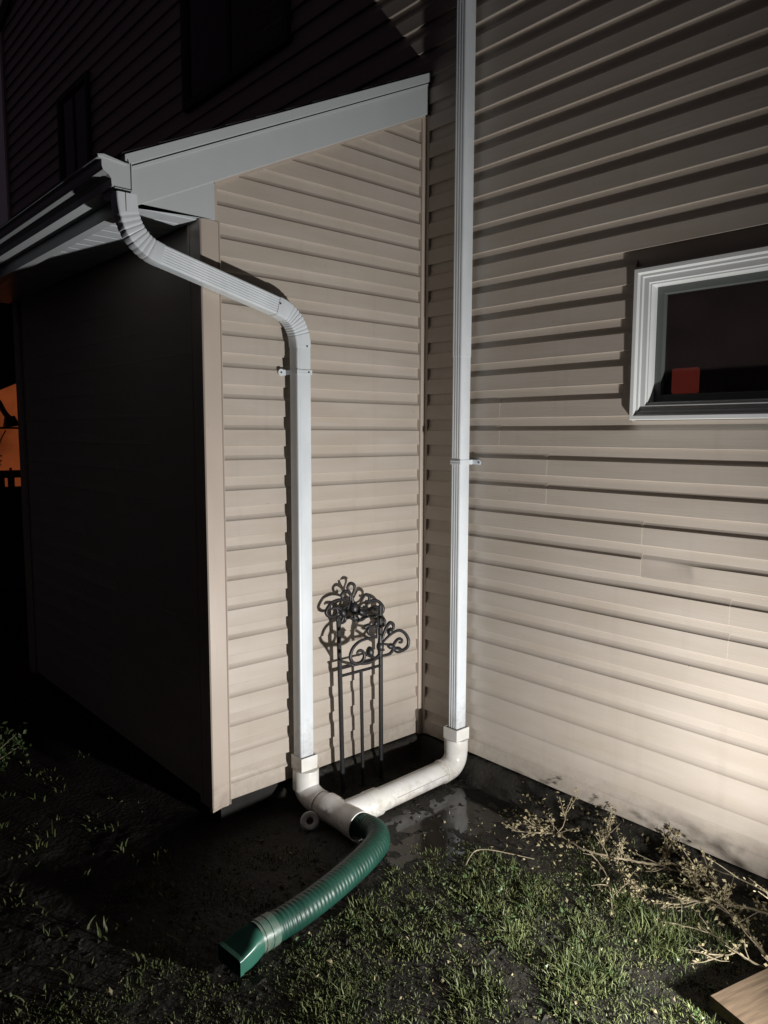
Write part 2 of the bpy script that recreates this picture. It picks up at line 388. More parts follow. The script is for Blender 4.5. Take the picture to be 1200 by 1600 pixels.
mb.build('channel', 'vinyl', wf, smooth=0)
# room behind the glass
mb = MB(); mb.box((0.2005, -3.2, 0.9), (0.203, -0.6, WZ0-0.02)); 
mb.box((2.4, -3.4, 0.8), (2.45, -0.4, 3.0)).box((0.21, -3.45, 0.8), (2.4, -3.4, 3.0)).box((0.21, -0.45, 0.8), (2.4, -0.4, 3.0)).box((0.21, -3.4, 2.95), (2.4, -0.45, 3.0)).box((0.21, -3.4, 0.8), (2.4, -0.45, 0.85))
mb.build('room', 'room', house, smooth=0)
t = thing('red_reflection', 'small glowing red square added behind the right window as a reflection', 'panel', (0.33, -1.22, 1.87))
MB().box((0.31, -1.280, 1.866), (0.335, -1.168, 1.970)).build('glow_box', 'red', t, bevel=0.008)  # added self-lit box, stands in for a red reflection in the pane
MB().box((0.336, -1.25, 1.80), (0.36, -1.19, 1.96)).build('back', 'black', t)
# the two dark windows high on the wall behind the roof
for (ya, yb, za, zb, cy) in ((2.42, 1.20, 4.07, 5.4, 1.85), (5.03, 4.36, 4.02, 4.86, 4.7)):
    mb = MB(); frame_loft(mb, ya+0.06, yb-0.06, za-0.06, zb+0.06, [(0, -0.01), (0, 0.03), (0.05, 0.03), (0.06, 0.012), (0.062, -0.004)])
    w2 = mb.build('window', 'neigh', house, smooth=0, fix=False)
    MB().box((-0.012, cy-0.02, za), (0.002, cy+0.02, zb)).build('mullion', 'neigh', w2, smooth=0)
    MB().box((-0.004, yb, za), (-0.001, cy-0.021, zb)).build('pane', 'glass', w2, smooth=0)
    MB().box((-0.004, cy+0.021, za), (-0.001, ya, zb)).build('pane', 'glass', w2, smooth=0)
    MB().box((-0.0015+0.002, cy+0.05, za+0.01), (0.004, ya-0.08, zb)).build('window_sheet', 'sky_reflection', w2, smooth=0)  # pale sheet behind the pane, colours in the sky's reflection
    MB().box((0.0045, yb, za), (0.0055, ya, zb)).build('backing', 'black', w2, smooth=0)

# ================================================================ LEAN-TO ADDITION
add = thing('lean_to_addition', 'small tan sided lean-to addition with sloping white roof edge', 'addition', (-0.6, 1.2, 0))
XC = -1.235      # outer side wall plane
SL = 0.4837
def ztop(x): return 3.434 + SL*x      # top of the drip edge
def zfb(x): return ztop(x) - 0.187     # bottom of the rake board
nrm = Vector((-SL, 0, 1)).normalized()
for n in range(0, 28, 2):
    z0 = ZL + n*CH
    left = -1.15 if z0+2*CH < 2.53 else -1.172
    cl = [((0, 0, zfb(0)+0.012), nrm)] if z0 > 2.2 else None
    siding_panel('x', 0, 1, left, -0.024, n, 2, add, 0.0, 0.1, 1.0, cl, None, 50)
for n in range(0, 20, 2):
    c = random.uniform(0.9, 1.6)
    cl = [((0, 0, 2.527), (0, 0, 1))] if n >= 18 else None
    siding_panel('y', XC+0.014, 1, 0.095, c, n, 2, add, 0.0, 0.2, 1.0, cl, None, 90)
    siding_panel('y', XC+0.014, 1, c-0.02, 2.42, n, 2, add, 0.0013, 0.2, 1.0, cl, None, 95)
# solid walls behind
mb = MB(); mb.prism([(-1.215, 0.0135, 0.119), (0.0, 0.0135, 0.119), (0.0, 0.0135, 3.36), (-1.215, 0.0135, 3.36-SL*1.215)], (0, 0.1, 0))
mb.build('wall', 'vinyl', add, smooth=0)
MB().box((-1.2205, 0.114, 0.119), (-1.12, 2.45, 2.6)).build('wall', 'vinyl', add, smooth=0)
MB().prism([(-1.2, 2.45, 0.119), (0.0, 2.45, 0.119), (0.0, 2.45, 3.3), (-1.2, 2.45, 2.72)], (0, -0.1, 0)).build('wall', 'vinyl', add, smooth=0)
MB().box((-1.16, 0.06, -0.25), (0.04, 2.40, 0.1185)).build('foundation', 'concrete', add, smooth=0)
# outside corner post: L of two faces with returns and nailing channels
cp = [(-1.150, -0.004), (-1.150, -0.014), (-1.156, -0.019), (-1.160, -0.0145), (-1.164, -0.0145), (-1.166, -0.0205), (-1.236, -0.0205), (-1.2405, -0.016), (-1.2405, 0.066), (-1.235, 0.068), (-1.235, 0.073), (-1.2405, 0.076), (-1.2405, 0.090), (-1.225, 0.092), (-1.2205, 0.0), (-1.2205, 0.0), (-1.150, -0.0005)]
MB().prism([(x, y, 0.108) for x, y in cp[:14] + [(-1.222, 0.02), (-1.20, -0.002)]], (0, 0, 2.528-0.108)).build('corner_post', 'post', add, smooth=0, bevel=0)
MB().prism([(-1.242, -0.022, 0.100), (-1.20, -0.022, 0.108), (-1.20, -0.012, 0.112), (-1.246, -0.004, 0.098)], (0, 0, 0.012)).build('post_foot', 'post', add, smooth=0)
cp2 = [(-1.2405, 2.40), (-1.2405, 2.49), (-1.16, 2.49), (-1.16, 2.48), (-1.225, 2.48), (-1.225, 2.40)]
MB().prism([(x, y, 0.108) for x, y in cp2], (0, 0, 2.42)).build('corner_post', 'post', add, smooth=0)
# inside corner trim
MB().prism([(-0.026, 0.013, 0.112), (-0.026, -0.010, 0.112), (-0.0225, -0.0125, 0.112), (-0.0025, -0.0125, 0.112), (-0.0006, -0.030, 0.112), (0.012, -0.030, 0.112), (0.012, 0.013, 0.112)], (0, 0, 3.13)).build('corner_trim', 'post', add, smooth=0)
# j-channel trim under the rake board and beside the return box
mb = MB(); mb.prism([(-0.022, -0.017, zfb(-0.022)-0.010), (-1.172, -0.017, zfb(-1.172)-0.010), (-1.172, -0.017, zfb(-1.172)+0.004), (-0.022, -0.017, zfb(-0.022)+0.004)], (0, 0.03, 0))
mb.box((-1.178, -0.017, 2.53), (-1.163, 0.012, zfb(-1.172)-0.009))
mb.build('channel', 'post', add, smooth=0)
# rake board, drip edge, roof
XE = -1.532
def slab(y0, y1, t0, t1, xa, xb): return MB().prism([(xa, y0, ztop(xa)+t0), (xb, y0, ztop(xb)+t0), (xb, y0, ztop(xb)+t1), (xa, y0, ztop(xa)+t1)], (0, y1-y0, 0))
rb = slab(-0.030, 0.0, -0.187, -0.046, XE+0.012, -0.012).build('rake_board', 'fascia', add, smooth=0, bevel=0.002)
slab(-0.034, -0.0295, -0.056, -0.046, XE+0.012, -0.012).build('rake_lip', 'fascia', rb, smooth=0)
slab(-0.046, 0.0, -0.040, 0.0, XE-0.012, -0.8).build('drip_edge', 'fascia', add, smooth=0, bevel=0.0015)
slab(-0.0468, 0.0, -0.0405, 0.0006, -0.82, -0.012).build('drip_edge', 'fascia', add, smooth=0, bevel=0.0015)
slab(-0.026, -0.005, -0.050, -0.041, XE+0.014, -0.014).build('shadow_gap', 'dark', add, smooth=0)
slab(-0.026, 0.0, -0.18, 0.0, -0.0115, -0.0015).build('end_channel', 'neigh', add, smooth=0)
rf = slab(-0.02, 2.6, -0.030, 0.002, XE, -0.001).build('roof', 'shingle', add, smooth=0)
k = 0; x = XE-0.02
while x < -0.05:
    x2 = min(x+0.14, -0.002)
    off = random.uniform(0, 0.9)
    y = -0.042
    while y < 2.6:
        y2 = min(2.62, y+0.95 if y > 0 else y+0.1+off)
        mb = MB(); mb.prism([(x, y+0.002, ztop(x)+0.006), (x2+0.02, y+0.002, ztop(x2+0.02)+0.003), (x2+0.02, y+0.002, ztop(x2+0.02)+0.0065), (x, y+0.002, ztop(x)+0.0105)], (0, y2-y-0.004, 0))
        mb.build('shingle', 'shingle', rf, smooth=0); y = y2
    x += 0.14
# return box closing the eave end (pork chop), soffit and fascia
MB().prism([(-1.519, -0.0275, zfb(-1.519)+0.002), (-1.519, -0.0275, 2.53), (-1.1795, -0.0275, 2.53), (-1.1795, -0.0275, zfb(-1.1795)+0.002)], (0, 0.026, 0)).build('eave_return', 'fascia', add, smooth=0, bevel=0.0015)
MB().box((-1.525, 0.0, 2.515), (-1.505, 2.6, 2.70)).build('eave_fascia', 'fascia', add, smooth=0)
MB().box((-1.532, -0.002, 2.508), (-1.4905, 2.6, 2.5145)).build('fascia_lip', 'fascia', add, smooth=0)
y = 0.001
sp = [(0.0, 0.0), (0.002, 0.009), (0.007, 0.009), (0.009, 0.0), (0.098, 0.0)]
while y < 2.5:
    rows = [[(xx, y+a, 2.525+b) for a, b in sp] for xx in (-1.504, -1.241)]
    mb = MB(); mb.grid(rows); mb.build('soffit_panel', 'white', add, smooth=0, fix=False); y += 0.098

# ================================================================ GUTTER
gut = thing('rain_gutter', 'white K-style gutter hung along the lean-to eave', 'gutter', (-1.58, 1.2, 2.56))
gp = [(-1.530, 2.652), (-1.530, 2.566), (-1.600, 2.562), (-1.602, 2.588), (-1.612, 2.602), (-1.630, 2.613), (-1.634, 2.625), (-1.634, 2.646), (-1.646, 2.652), (-1.646, 2.658), (-1.630, 2.660)]
inner = [(-1.630, 2.656), (-1.638, 2.650), (-1.631, 2.644), (-1.631, 2.627), (-1.627, 2.616), (-1.609, 2.605), (-1.599, 2.590), (-1.597, 2.565), (-1.533, 2.569), (-1.533, 2.652)]
ring = gp + inner
mb = MB(); mb.grid([[(x, yy, z) for x, z in ring] for yy in (-0.055, 2.55)], True)
mb.build('trough', 'fascia', gut, smooth=0)
MB().prism([(x, -0.0585, z) for x, z in gp], (0, 0.003, 0)).build('end_cap', 'fascia', gut, smooth=0)
mb = MB(); mb.box((-1.5300, -0.064, 2.560), (-1.5275, -0.05, 2.655)).box((-1.592, -0.064, 2.5575), (-1.53, -0.05, 2.5605)).prism([(-1.648, -0.064, 2.660), (-1.626, -0.064, 2.664), (-1.545, -0.064, 2.650), (-1.545, -0.064, 2.646), (-1.640, -0.064, 2.655)], (0, 0.012, 0))
mb.build('cap_rim', 'fascia', gut, smooth=0)
MB().box((-1.590, -0.03, 2.540), (-1.525, 0.045, 2.5605)).build('outlet', 'fascia', gut, smooth=0, bevel=0.002)

# ================================================================ DOWNSPOUTS
def rprof(wd, dp, flutes=0, fd=0.0022, r=0.008):
    """closed section: a along the front width, b outward (front = +b)"""
    P = []
    hw, hd = wd/2, dp/2
    def arc(cx, cy, a0):
        for i in range(4):
            a = math.radians(a0+i*30); P.append((cx+r*math.cos(a), cy+r*math.sin(a)))
    arc(-hw+r, -hd+r, 180); arc(hw-r, -hd+r, 270); arc(hw-r, hd-r, 0)
    if flutes:
        span = wd-2*r; n = flutes
        for i in range(n):
            u = hw - r - span*(i+0.15)/n
            s = span/n
            P += [(u, hd), (u-s*0.18, hd-fd), (u-s*0.5, hd-fd), (u-s*0.68, hd)]
    arc(-hw+r, hd-r, 90)
    return P
def sweep(mb, path, prof, front, scales=None, caps=True):
    P = [Vector(p) for p in path]; rows = []
    for i, p in enumerate(P):
        t = (P[min(i+1, len(P)-1)] - P[max(i-1, 0)]).normalized()
        b = (front - t*front.dot(t)).normalized(); a = t.cross(b)
        s = scales[i] if scales else 1
        rows.append([p + a*u*s + b*v*s for u, v in prof])
    mb.grid(rows, True, caps)
def elbow(p0, p1, p2, nseg=40):
    out = []
    for i in range(nseg+1):
        t = i/nseg
        out.append(Vector(p0)*(1-t)**2 + 2*Vector(p1)*t*(1-t) + Vector(p2)*t*t)
    return out
def crimps(n, depth, lo, hi, cnt):
    s = []
    for i in range(n+1):
        t = i/n
        if lo < t < hi:
            ph = (t-lo)/(hi-lo)*cnt
            f = ph-math.floor(ph)
            s.append(1 - depth*max(0, 1-abs(f-0.5)/0.22))
        else: s.append(1)
    return s
FR = Vector((0, -1, 0))
ds = thing('downspout', 'white rectangular downspout with ribbed elbows running from gutter down lean-to wall', 'downspout', (-0.80, -0.06, 0.2))
pA = rprof(0.075, 0.060, 6); pS = rprof(0.073, 0.058, 0)
pL = rprof(0.078, 0.062, 6)
e1 = elbow((-1.553, -0.045, 2.545), (-1.552, -0.048, 2.385), (-1.425, -0.054, 2.352), 60)
mb = MB(); sweep(mb, e1, rprof(0.077, 0.062, 0), FR, crimps(60, 0.07, 0.22, 0.86, 8)); mb.build('elbow', 'white', ds, smooth=25)
mb = MB(); sweep(mb, [(-1.445, -0.0532, 2.357), (-0.905, -0.0575, 2.219)], pA, FR); mb.build('sloping_pipe', 'white', ds, smooth=12)
MB().box((-1.56, -0.0795, 2.48), (-1.558, -0.0765, 2.545)).build('seam', 'grime', ds, smooth=0)
e2 = elbow((-0.925, -0.0573, 2.224), (-0.805, -0.0573, 2.194), (-0.799, -0.0573, 2.065), 60)
mb = MB(); sweep(mb, e2, rprof(0.078, 0.063, 0), FR, crimps(60, 0.075, 0.24, 0.80, 8)); mb.build('elbow', 'white', ds, smooth=25)
mb = MB(); sweep(mb, [(-0.799, -0.0573, 2.085), (-0.799, -0.0573, 0.225)], rprof(0.0735, 0.060, 0), FR); mb.box((-0.822, -0.0882, 0.26), (-0.8205, -0.0868, 2.06)); mb.build('vertical_pipe', 'white', ds, smooth=20)
def screw(p, d, parent):
    p = Vector(p); d = Vector(d).normalized()
    mb = MB(); mb.tube([p, p+d*0.002, p+d*0.0028], [0.0042, 0.0042, 0.002], 8); mb.build('screw', 'screw', parent)
screw((-0.785, -0.0885, 2.068), (0, -1, 0), ds); screw((-0.918, -0.089, 2.232), (0, -1, 0), ds)
mb = MB(); zz = 1.958
mb.box((-0.8385, -0.0905, zz-0.010), (-0.7600, -0.0885, zz+0.010)).box((-0.8385, -0.089, zz-0.010), (-0.8368, -0.004, zz+0.010)).box((-0.7620, -0.089, zz-0.010), (-0.7603, -0.004, zz+0.010))
mb.box((-0.8385, -0.0915, zz-0.006), (-0.7600, -0.0905, zz-0.003)).box((-0.8385, -0.0915, zz+0.003), (-0.7600, -0.0905, zz+0.006))
mb.box((-0.862, -0.006, zz-0.012), (-0.8368, -0.003, zz+0.012)); mb.tube([(-0.862, -0.0028, zz), (-0.862, -0.0062, zz)], 0.0155, 14)
st = mb.build('strap', 'white', ds, smooth=25)
screw((-0.863, -0.006, zz), (0, -1, 0), st); screw((-0.778, -0.0905, zz), (0, -1, 0), st)

ds2 = thing('downspout', 'tall straight white downspout fixed to the main wall beside the inner corner', 'downspout', (-0.055, -0.315, 0.25))
FX = Vector((-1, 0, 0))
mb = MB(); sweep(mb, [(-0.056, -0.315, 0.235), (-0.056, -0.315, 2.062)], rprof(0.060, 0.068, 3, 0.0015), FX); mb.build('vertical_pipe', 'white', ds2, smooth=20)
mb = MB(); sweep(mb, [(-0.056, -0.315, 2.056), (-0.056, -0.315, 6.9)], rprof(0.0625, 0.0705, 3, 0.0015), FX); mb.build('vertical_pipe', 'white', ds2, smooth=20)
mb = MB(); zz = 1.562
mb.box((-0.0925, -0.3465, zz-0.011), (-0.0905, -0.2835, zz+0.011)).box((-0.092, -0.3475, zz-0.011), (-0.004, -0.3455, zz+0.011)).box((-0.092, -0.2845, zz-0.011), (-0.004, -0.2825, zz+0.011))
mb.box((-0.0938, -0.3465, zz-0.007), (-0.0925, -0.2835, zz-0.004)).box((-0.0938, -0.3465, zz+0.004), (-0.0925, -0.2835, zz+0.007))
mb.box((-0.0065, -0.385, zz-0.011), (-0.0035, -0.347, zz+0.011)); mb.tube([(-0.0033, -0.387, zz), (-0.0068, -0.387, zz)], 0.0135, 14)
st = mb.build('strap', 'white', ds2, smooth=25)
screw((-0.0066, -0.387, zz), (-1, 0, 0), st)
# faint film of water runs on the lower pipe are left to the gloss

# ================================================================ WHITE DRAIN PIPES
pv = thing('drain_pipe', 'white plastic drain pipes joining both downspouts at a tee on the ground', 'drain pipe', (-0.8, -0.35, 0))
def cyl(p, q, r, n=28, m='pvc', name='pipe', parent=pv, wall=0.0):
    mb = MB(); mb.tube([p, q], r, n)
    return mb.build(name, m, parent, smooth=35, bevel=0.0015)
def adapter(cx, cy, z0, z1, hx, hy, nm='square_adapter'):
    mb = MB(); rows = []
    for hx_, hy_, z in ((hx, hy, z0), (hx, hy, z1), (hx-0.006, hy-0.006, z1), (hx-0.008, hy-0.008, z0+0.02)):
        rows.append([(cx-hx_, cy-hy_, z), (cx+hx_, cy-hy_, z), (cx+hx_, cy+hy_, z), (cx-hx_, cy+hy_, z)])
    mb.grid(rows, True); mb.box((cx-hx+0.0015, cy-hy+0.0015, z0+0.0005), (cx+hx-0.0015, cy+hy-0.0015, z0+0.018))
    return mb.build(nm, 'pvc', pv, smooth=25)
adapter(-0.799, -0.062, 0.180, 0.243, 0.044, 0.040)
cyl((-0.799, -0.072, 0.088), (-0.799, -0.072, 0.182), 0.0595, 40, name='collar')
ea = smooth_path([(-0.799, -0.074, 0.13), (-0.799, -0.076, 0.10), (-0.799, -0.094, 0.074), (-0.799, -0.14, 0.060), (-0.799, -0.19, 0.057)], 8)
mb = MB(); mb.tube(ea, [0.0565]*len(ea), 36); mb.build('elbow', 'pvc', pv, smooth=40)
cyl((-0.799, -0.185, 0.057), (-0.799, -0.192, 0.057), 0.0582, 36, name='ring')
cyl((-0.799, -0.18, 0.057), (-0.799, -0.25, 0.057), 0.0545, 36)
# tee: body along Y, branch to +X, with an open rim
mb = MB()
def ringpts(c, ax, r, n=36):
    out = []
    for k in range(n):
        a = k*2*math.pi/n
        out.append((c[0]+r*math.cos(a), c[1], c[2]+r*math.sin(a)) if ax == 'y' else (c[0], c[1]+r*math.cos(a), c[2]+r*math.sin(a)))
    return out
mb.grid([ringpts((-0.795, y, 0.057), 'y', r) for y, r in ((-0.232, 0.055), (-0.232, 0.0622), (-0.285, 0.0622), (-0.292, 0.0600), (-0.39, 0.0600), (-0.396, 0.0622), (-0.452, 0.0622), (-0.453, 0.0590), (-0.440, 0.0555), (-0.36, 0.055))], True)
tee = mb.build('tee', 'pvc', pv, smooth=40)
mb = MB(); mb.grid([ringpts((x, -0.3375, 0.057), 'x', r) for x, r in ((-0.78, 0.0585), (-0.665, 0.0585), (-0.660, 0.0612), (-0.600, 0.0612), (-0.599, 0.0540))], True)
mb.build('branch', 'pvc', tee, smooth=40)
MB().tube([(-0.655, -0.3375, 0.057), (-0.6545, -0.3375, 0.057)], 0.0616, 36).build('joint_line', 'grime', tee, smooth=0)
cyl((-0.61, -0.3370, 0.057), (-0.150, -0.3215, 0.057), 0.0535, 36)
mb = MB()
for a0 in (math.radians(8),):
    pts1 = []; pts2 = []
    for i in range(12):
        x = -0.52+0.033*i
        y = -0.3370 + (x+0.61)/0.46*0.0155
        if i in (4, ): continue
        pts1.append((x, y-0.0541*math.cos(a0), 0.057+0.0541*math.sin(a0))); pts2.append((x, y-0.0541*math.cos(a0+0.045), 0.057+0.0541*math.sin(a0+0.045)))
    mb.grid([pts1, pts2])
mb.build('print_line', 'print', pv, smooth=0, fix=False)
# elbow under the second downspout
adapter(-0.062, -0.317, 0.196, 0.256, 0.045, 0.044)
cyl((-0.064, -0.318, 0.135), (-0.064, -0.318, 0.199), 0.0585, 40, name='collar')
eb = smooth_path([(-0.064, -0.318, 0.16), (-0.064, -0.318, 0.125), (-0.074, -0.3185, 0.090), (-0.104, -0.3195, 0.064), (-0.145, -0.321, 0.057), (-0.172, -0.322, 0.057)], 8)
mb = MB(); mb.tube(eb, [0.0565]*(len(eb)-1)+[0.0565], 36); mb.build('elbow', 'pvc', pv, smooth=40)
cyl((-0.166, -0.322, 0.057), (-0.174, -0.3222, 0.057), 0.0580, 36, name='ring')
# loose plastic ring lying by the tee
c = Vector((-0.893, -0.232, 0.026)); nn = Vector((-0.55, -0.62, 0.75)).normalized(); a = nn.orthogonal().normalized(); b = nn.cross(a)
rows = []
for r, h in ((0.016, -0.004), (0.016, 0.004), (0.024, 0.007), (0.036, 0.006), (0.042, 0.0), (0.042, -0.004), (0.016, -0.004)):
    rows.append([c + nn*h + (a*math.cos(k*math.pi/14)+b*math.sin(k*math.pi/14))*r for k in range(28)])
mb = MB(); mb.grid(rows, True)
tag(mb.build('plastic_ring', 'grime', smooth=40), 'grey plastic ring leaning on the ground beside the white pipe elbow', 'ring')

# ================================================================ GREEN HOSE
hs = thing('drain_hose', 'green corrugated drain hose curving from the white tee across the grass', 'hose', (-1.1, -0.7, 0))
hp = smooth_path([(-0.797, -0.40, 0.060), (-0.792, -0.44, 0.060), (-0.778, -0.485, 0.062), (-0.785, -0.545, 0.064), (-0.830, -0.605, 0.064), (-0.925, -0.650, 0.062), (-1.05, -0.690, 0.060), (-1.20, -0.728, 0.058), (-1.34, -0.752, 0.056), (-1.463, -0.762, 0.055)], 30)
L = [0]
for i in range(1, len(hp)): L.append(L[-1]+(hp[i]-hp[i-1]).length)
N = int(L[-1]/0.0030); rs = []; pp = []
j = 0
for i in range(N+1):
    d = L[-1]*i/N
    while j < len(L)-2 and L[j+1] < d: j += 1
    t = (d-L[j])/(L[j+1]-L[j]); pp.append(hp[j].lerp(hp[j+1], t))
    ph = (d/0.0185) % 1
    amp = 0.0025
    r = 0.0480 + (amp if ph < 0.55 else (0 if ph > 0.72 and ph < 0.86 else amp*0.4))
    if d < 0.13: r = 0.0485 + (amp*0.5 if ph < 0.55 else 0)
    rs.append(r)
mb = MB(); mb.tube(pp, rs, 28); mb.build('corrugated_pipe', 'green', hs, smooth=50)
# collar and flared flat outlet
tdir = (hp[-1]-hp[-3]).normalized(); tdir = Vector((tdir.x, tdir.y-0.01, 0)).normalized(); side = Vector((-tdir.y, tdir.x, 0))
def oring(d, hw, hh, zc, rr):
    base = hp[-1] + tdir*d; out = []
    for k in range(32):
        a = (k+0.5)*2*math.pi/32
        ca, sa = math.cos(a), math.sin(a)
        e = rr
        x = math.copysign(abs(ca)**e, ca)*hw; z = math.copysign(abs(sa)**e, sa)*hh
        q = base + side*x; out.append((q.x, q.y, zc+z))
    return out
mb = MB(); mb.grid([oring(d, r, r, 0.056, 1.0) for d, r in ((-0.035, 0.050), (-0.035, 0.0540), (-0.012, 0.0545), (-0.011, 0.0560), (-0.005, 0.0560), (-0.004, 0.0540), (0.016, 0.0540), (0.017, 0.0552), (0.023, 0.0552), (0.024, 0.0530), (0.034, 0.0530))], True)
mb.build('collar', 'collar', hs, smooth=30)
mb = MB(); mb.grid([oring(*q) for q in ((0.030, 0.0525, 0.0525, 0.056, 1.0), (0.042, 0.053, 0.048, 0.052, 0.8), (0.062, 0.055, 0.043, 0.049, 0.5), (0.088, 0.0575, 0.035, 0.042, 0.3), (0.122, 0.0590, 0.0270, 0.036, 0.18), (0.1225, 0.0615, 0.0295, 0.036, 0.18), (0.136, 0.0620, 0.0285, 0.035, 0.18), (0.1362, 0.0590, 0.0255, 0.035, 0.18), (0.10, 0.0550, 0.0290, 0.038, 0.25))], True)
mb.build('outlet', 'green2', hs, smooth=30)

# ================================================================ TRELLIS
R1= [('s', 0.0055, [(-0.568, 0.936),(-0.598, 0.949),(-0.628, 0.955),(-0.654, 0.953),(-0.676, 0.946),(-0.692, 0.931),(-0.703, 0.915),(-0.705, 0.903),(-0.694, 0.89),(-0.669, 0.88),(-0.647, 0.888),(-0.639, 0.903),(-0.649, 0.92),(-0.665, 0.921),(-0.671, 0.913)]),('s', 0.005, [(-0.568, 0.921),(-0.595, 0.916),(-0.613, 0.907),(-0.628, 0.912),(-0.643, 0.92),(-0.661, 0.917)]),('s', 0.0055, [(-0.568, 0.93),(-0.583, 0.899),(-0.602, 0.872),(-0.617, 0.845)]),('s', 0.005, [(-0.617, 0.881),(-0.636, 0.875),(-0.64, 0.857),(-0.617, 0.843),(-0.595, 0.85),(-0.597, 0.868),(-0.617, 0.881)]),('s', 0.006, [(-0.515, 0.87),(-0.483, 0.865),(-0.456, 0.873),(-0.436, 0.883),(-0.412, 0.887),(-0.394, 0.882),(-0.392, 0.873),(-0.412, 0.874)]),('s', 0.0055, [(-0.464, 0.902),(-0.444, 0.918),(-0.412, 0.921),(-0.38, 0.905),(-0.359, 0.88),(-0.359, 0.858),(-0.375, 0.845),(-0.404, 0.847),(-0.436, 0.864)]),('s', 0.005, [(-0.561, 0.941),(-0.564, 0.969),(-0.579, 0.984),(-0.598, 0.99),(-0.613, 0.978),(-0.611, 0.96),(-0.598, 0.958),(-0.591, 0.966)]),('s', 0.005, [(-0.499, 0.92),(-0.487, 0.939),(-0.472, 0.956),(-0.452, 0.95),(-0.444, 0.933),(-0.454, 0.922),(-0.468, 0.927)]),('s', 0.005, [(-0.553, 0.964),(-0.568, 0.984),(-0.579, 1.004),(-0.57, 1.02),(-0.557, 1.023),(-0.541, 1.014),(-0.536, 0.998),(-0.543, 0.981),(-0.553, 0.964)]),('s', 0.0065, [(-0.553, 0.964),(-0.549, 0.936),(-0.542, 0.905),(-0.538, 0.868),(-0.538, 0.837)]),('s', 0.005, [(-0.602, 0.854),(-0.568, 0.861),(-0.538, 0.844),(-0.495, 0.837),(-0.464, 0.847),(-0.416, 0.842)]),('s', 0.005, [(-0.515, 0.907),(-0.491, 0.891),(-0.46, 0.902)]),('b', 0.017, [(-0.543, 0.914),(-0.542, 0.887)]),('b', 0.012, [(-0.507, 0.881),(-0.476, 0.864)]),('b', 0.012, [(-0.613, 0.898),(-0.602, 0.878)]),('b', 0.008, [(-0.538, 0.859),(-0.515, 0.843)]),('s', 0.006, [(-0.42, 0.843),(-0.396, 0.82),(-0.391, 0.795)]),('s', 0.005, [(-0.392, 0.838),(-0.363, 0.827),(-0.346, 0.806),(-0.355, 0.785),(-0.383, 0.777)])]
R2= [('s', 0.0055, [(-0.569, 0.798),(-0.621, 0.802),(-0.668, 0.799),(-0.704, 0.781),(-0.722, 0.756),(-0.726, 0.731),(-0.712, 0.708),(-0.683, 0.696),(-0.658, 0.703),(-0.645, 0.723),(-0.652, 0.745),(-0.672, 0.756),(-0.686, 0.746),(-0.676, 0.734)]),('s', 0.0055, [(-0.708, 0.702),(-0.639, 0.69),(-0.595, 0.693),(-0.565, 0.707),(-0.55, 0.722)]),('s', 0.0055, [(-0.535, 0.766),(-0.504, 0.787),(-0.465, 0.803),(-0.43, 0.806),(-0.393, 0.785),(-0.371, 0.75),(-0.377, 0.718),(-0.409, 0.705),(-0.437, 0.712),(-0.465, 0.732),(-0.461, 0.749),(-0.437, 0.766),(-0.415, 0.759),(-0.415, 0.746),(-0.431, 0.748)]),('s', 0.005, [(-0.535, 0.76),(-0.504, 0.751),(-0.469, 0.733),(-0.472, 0.718),(-0.492, 0.704),(-0.523, 0.703),(-0.55, 0.704)]),('s', 0.0055, [(-0.538, 0.778),(-0.527, 0.808),(-0.512, 0.835),(-0.489, 0.853),(-0.469, 0.84),(-0.469, 0.822),(-0.489, 0.819)]),('s', 0.005, [(-0.569, 0.801),(-0.61, 0.817),(-0.625, 0.837),(-0.61, 0.852),(-0.584, 0.853),(-0.569, 0.836),(-0.569, 0.801)]),('s', 0.006, [(-0.61, 0.852),(-0.625, 0.863),(-0.643, 0.855)]),('s', 0.006, [(-0.558, 0.869),(-0.573, 0.869),(-0.576, 0.858),(-0.561, 0.849)]),('b', 0.013, [(-0.613, 0.746),(-0.61, 0.728)]),('b', 0.01, [(-0.492, 0.743),(-0.476, 0.737)]),('b', 0.011, [(-0.453, 0.718),(-0.425, 0.709)]),('b', 0.01, [(-0.489, 0.816),(-0.492, 0.808)]),('b', 0.012, [(-0.55, 0.763),(-0.55, 0.739)]),('s', 0.008, [(-0.55, 0.804),(-0.55, 0.692)]),('s', 0.005, [(-0.632, 0.726),(-0.602, 0.715),(-0.58, 0.701)])]
tr = thing('garden_trellis', 'black wrought iron scroll trellis standing against the lean-to wall', 'trellis', (-0.49, -0.105, 0))
def scroll(mb, pts, w, y, dy=0.0):
    P = smooth_path([(x, y, z) for x, z in pts], 5)
    n = len(P)
    mb.tube(P, [w*(0.62+0.38*math.sin(math.pi*min(1, max(0.0, i/(n-1))))) for i in range(n)], 7)
def blob(mb, pts, w, y):
    (x0, z0), (x1, z1) = pts
    c = Vector(((x0+x1)/2, y, (z0+z1)/2)); d = Vector((x1-x0, 0, z1-z0)); ln = d.length/2+w; d.normalize()
    s = [i/8 for i in range(9)]
    mb.tube([c + d*ln*(2*t-1) for t in s], [max(0.001, w*math.sin(math.pi*t)**0.6) for t in s], 10)
mb = None
TY = -0.082
for x0, x1, zt, r in ((-0.590, -0.598, 0.845, 0.0100), (-0.350, -0.338, 0.865, 0.0100)):
    r *= 1.1
    MB().tube([(x0, TY, -0.05), (x1, TY+0.022, zt)], r, 10).build('post', 'iron', tr)
MB().tube([(-0.467, TY, -0.05), (-0.470, TY+0.012, 0.568)], 0.0085, 10).build('rod', 'iron', tr)
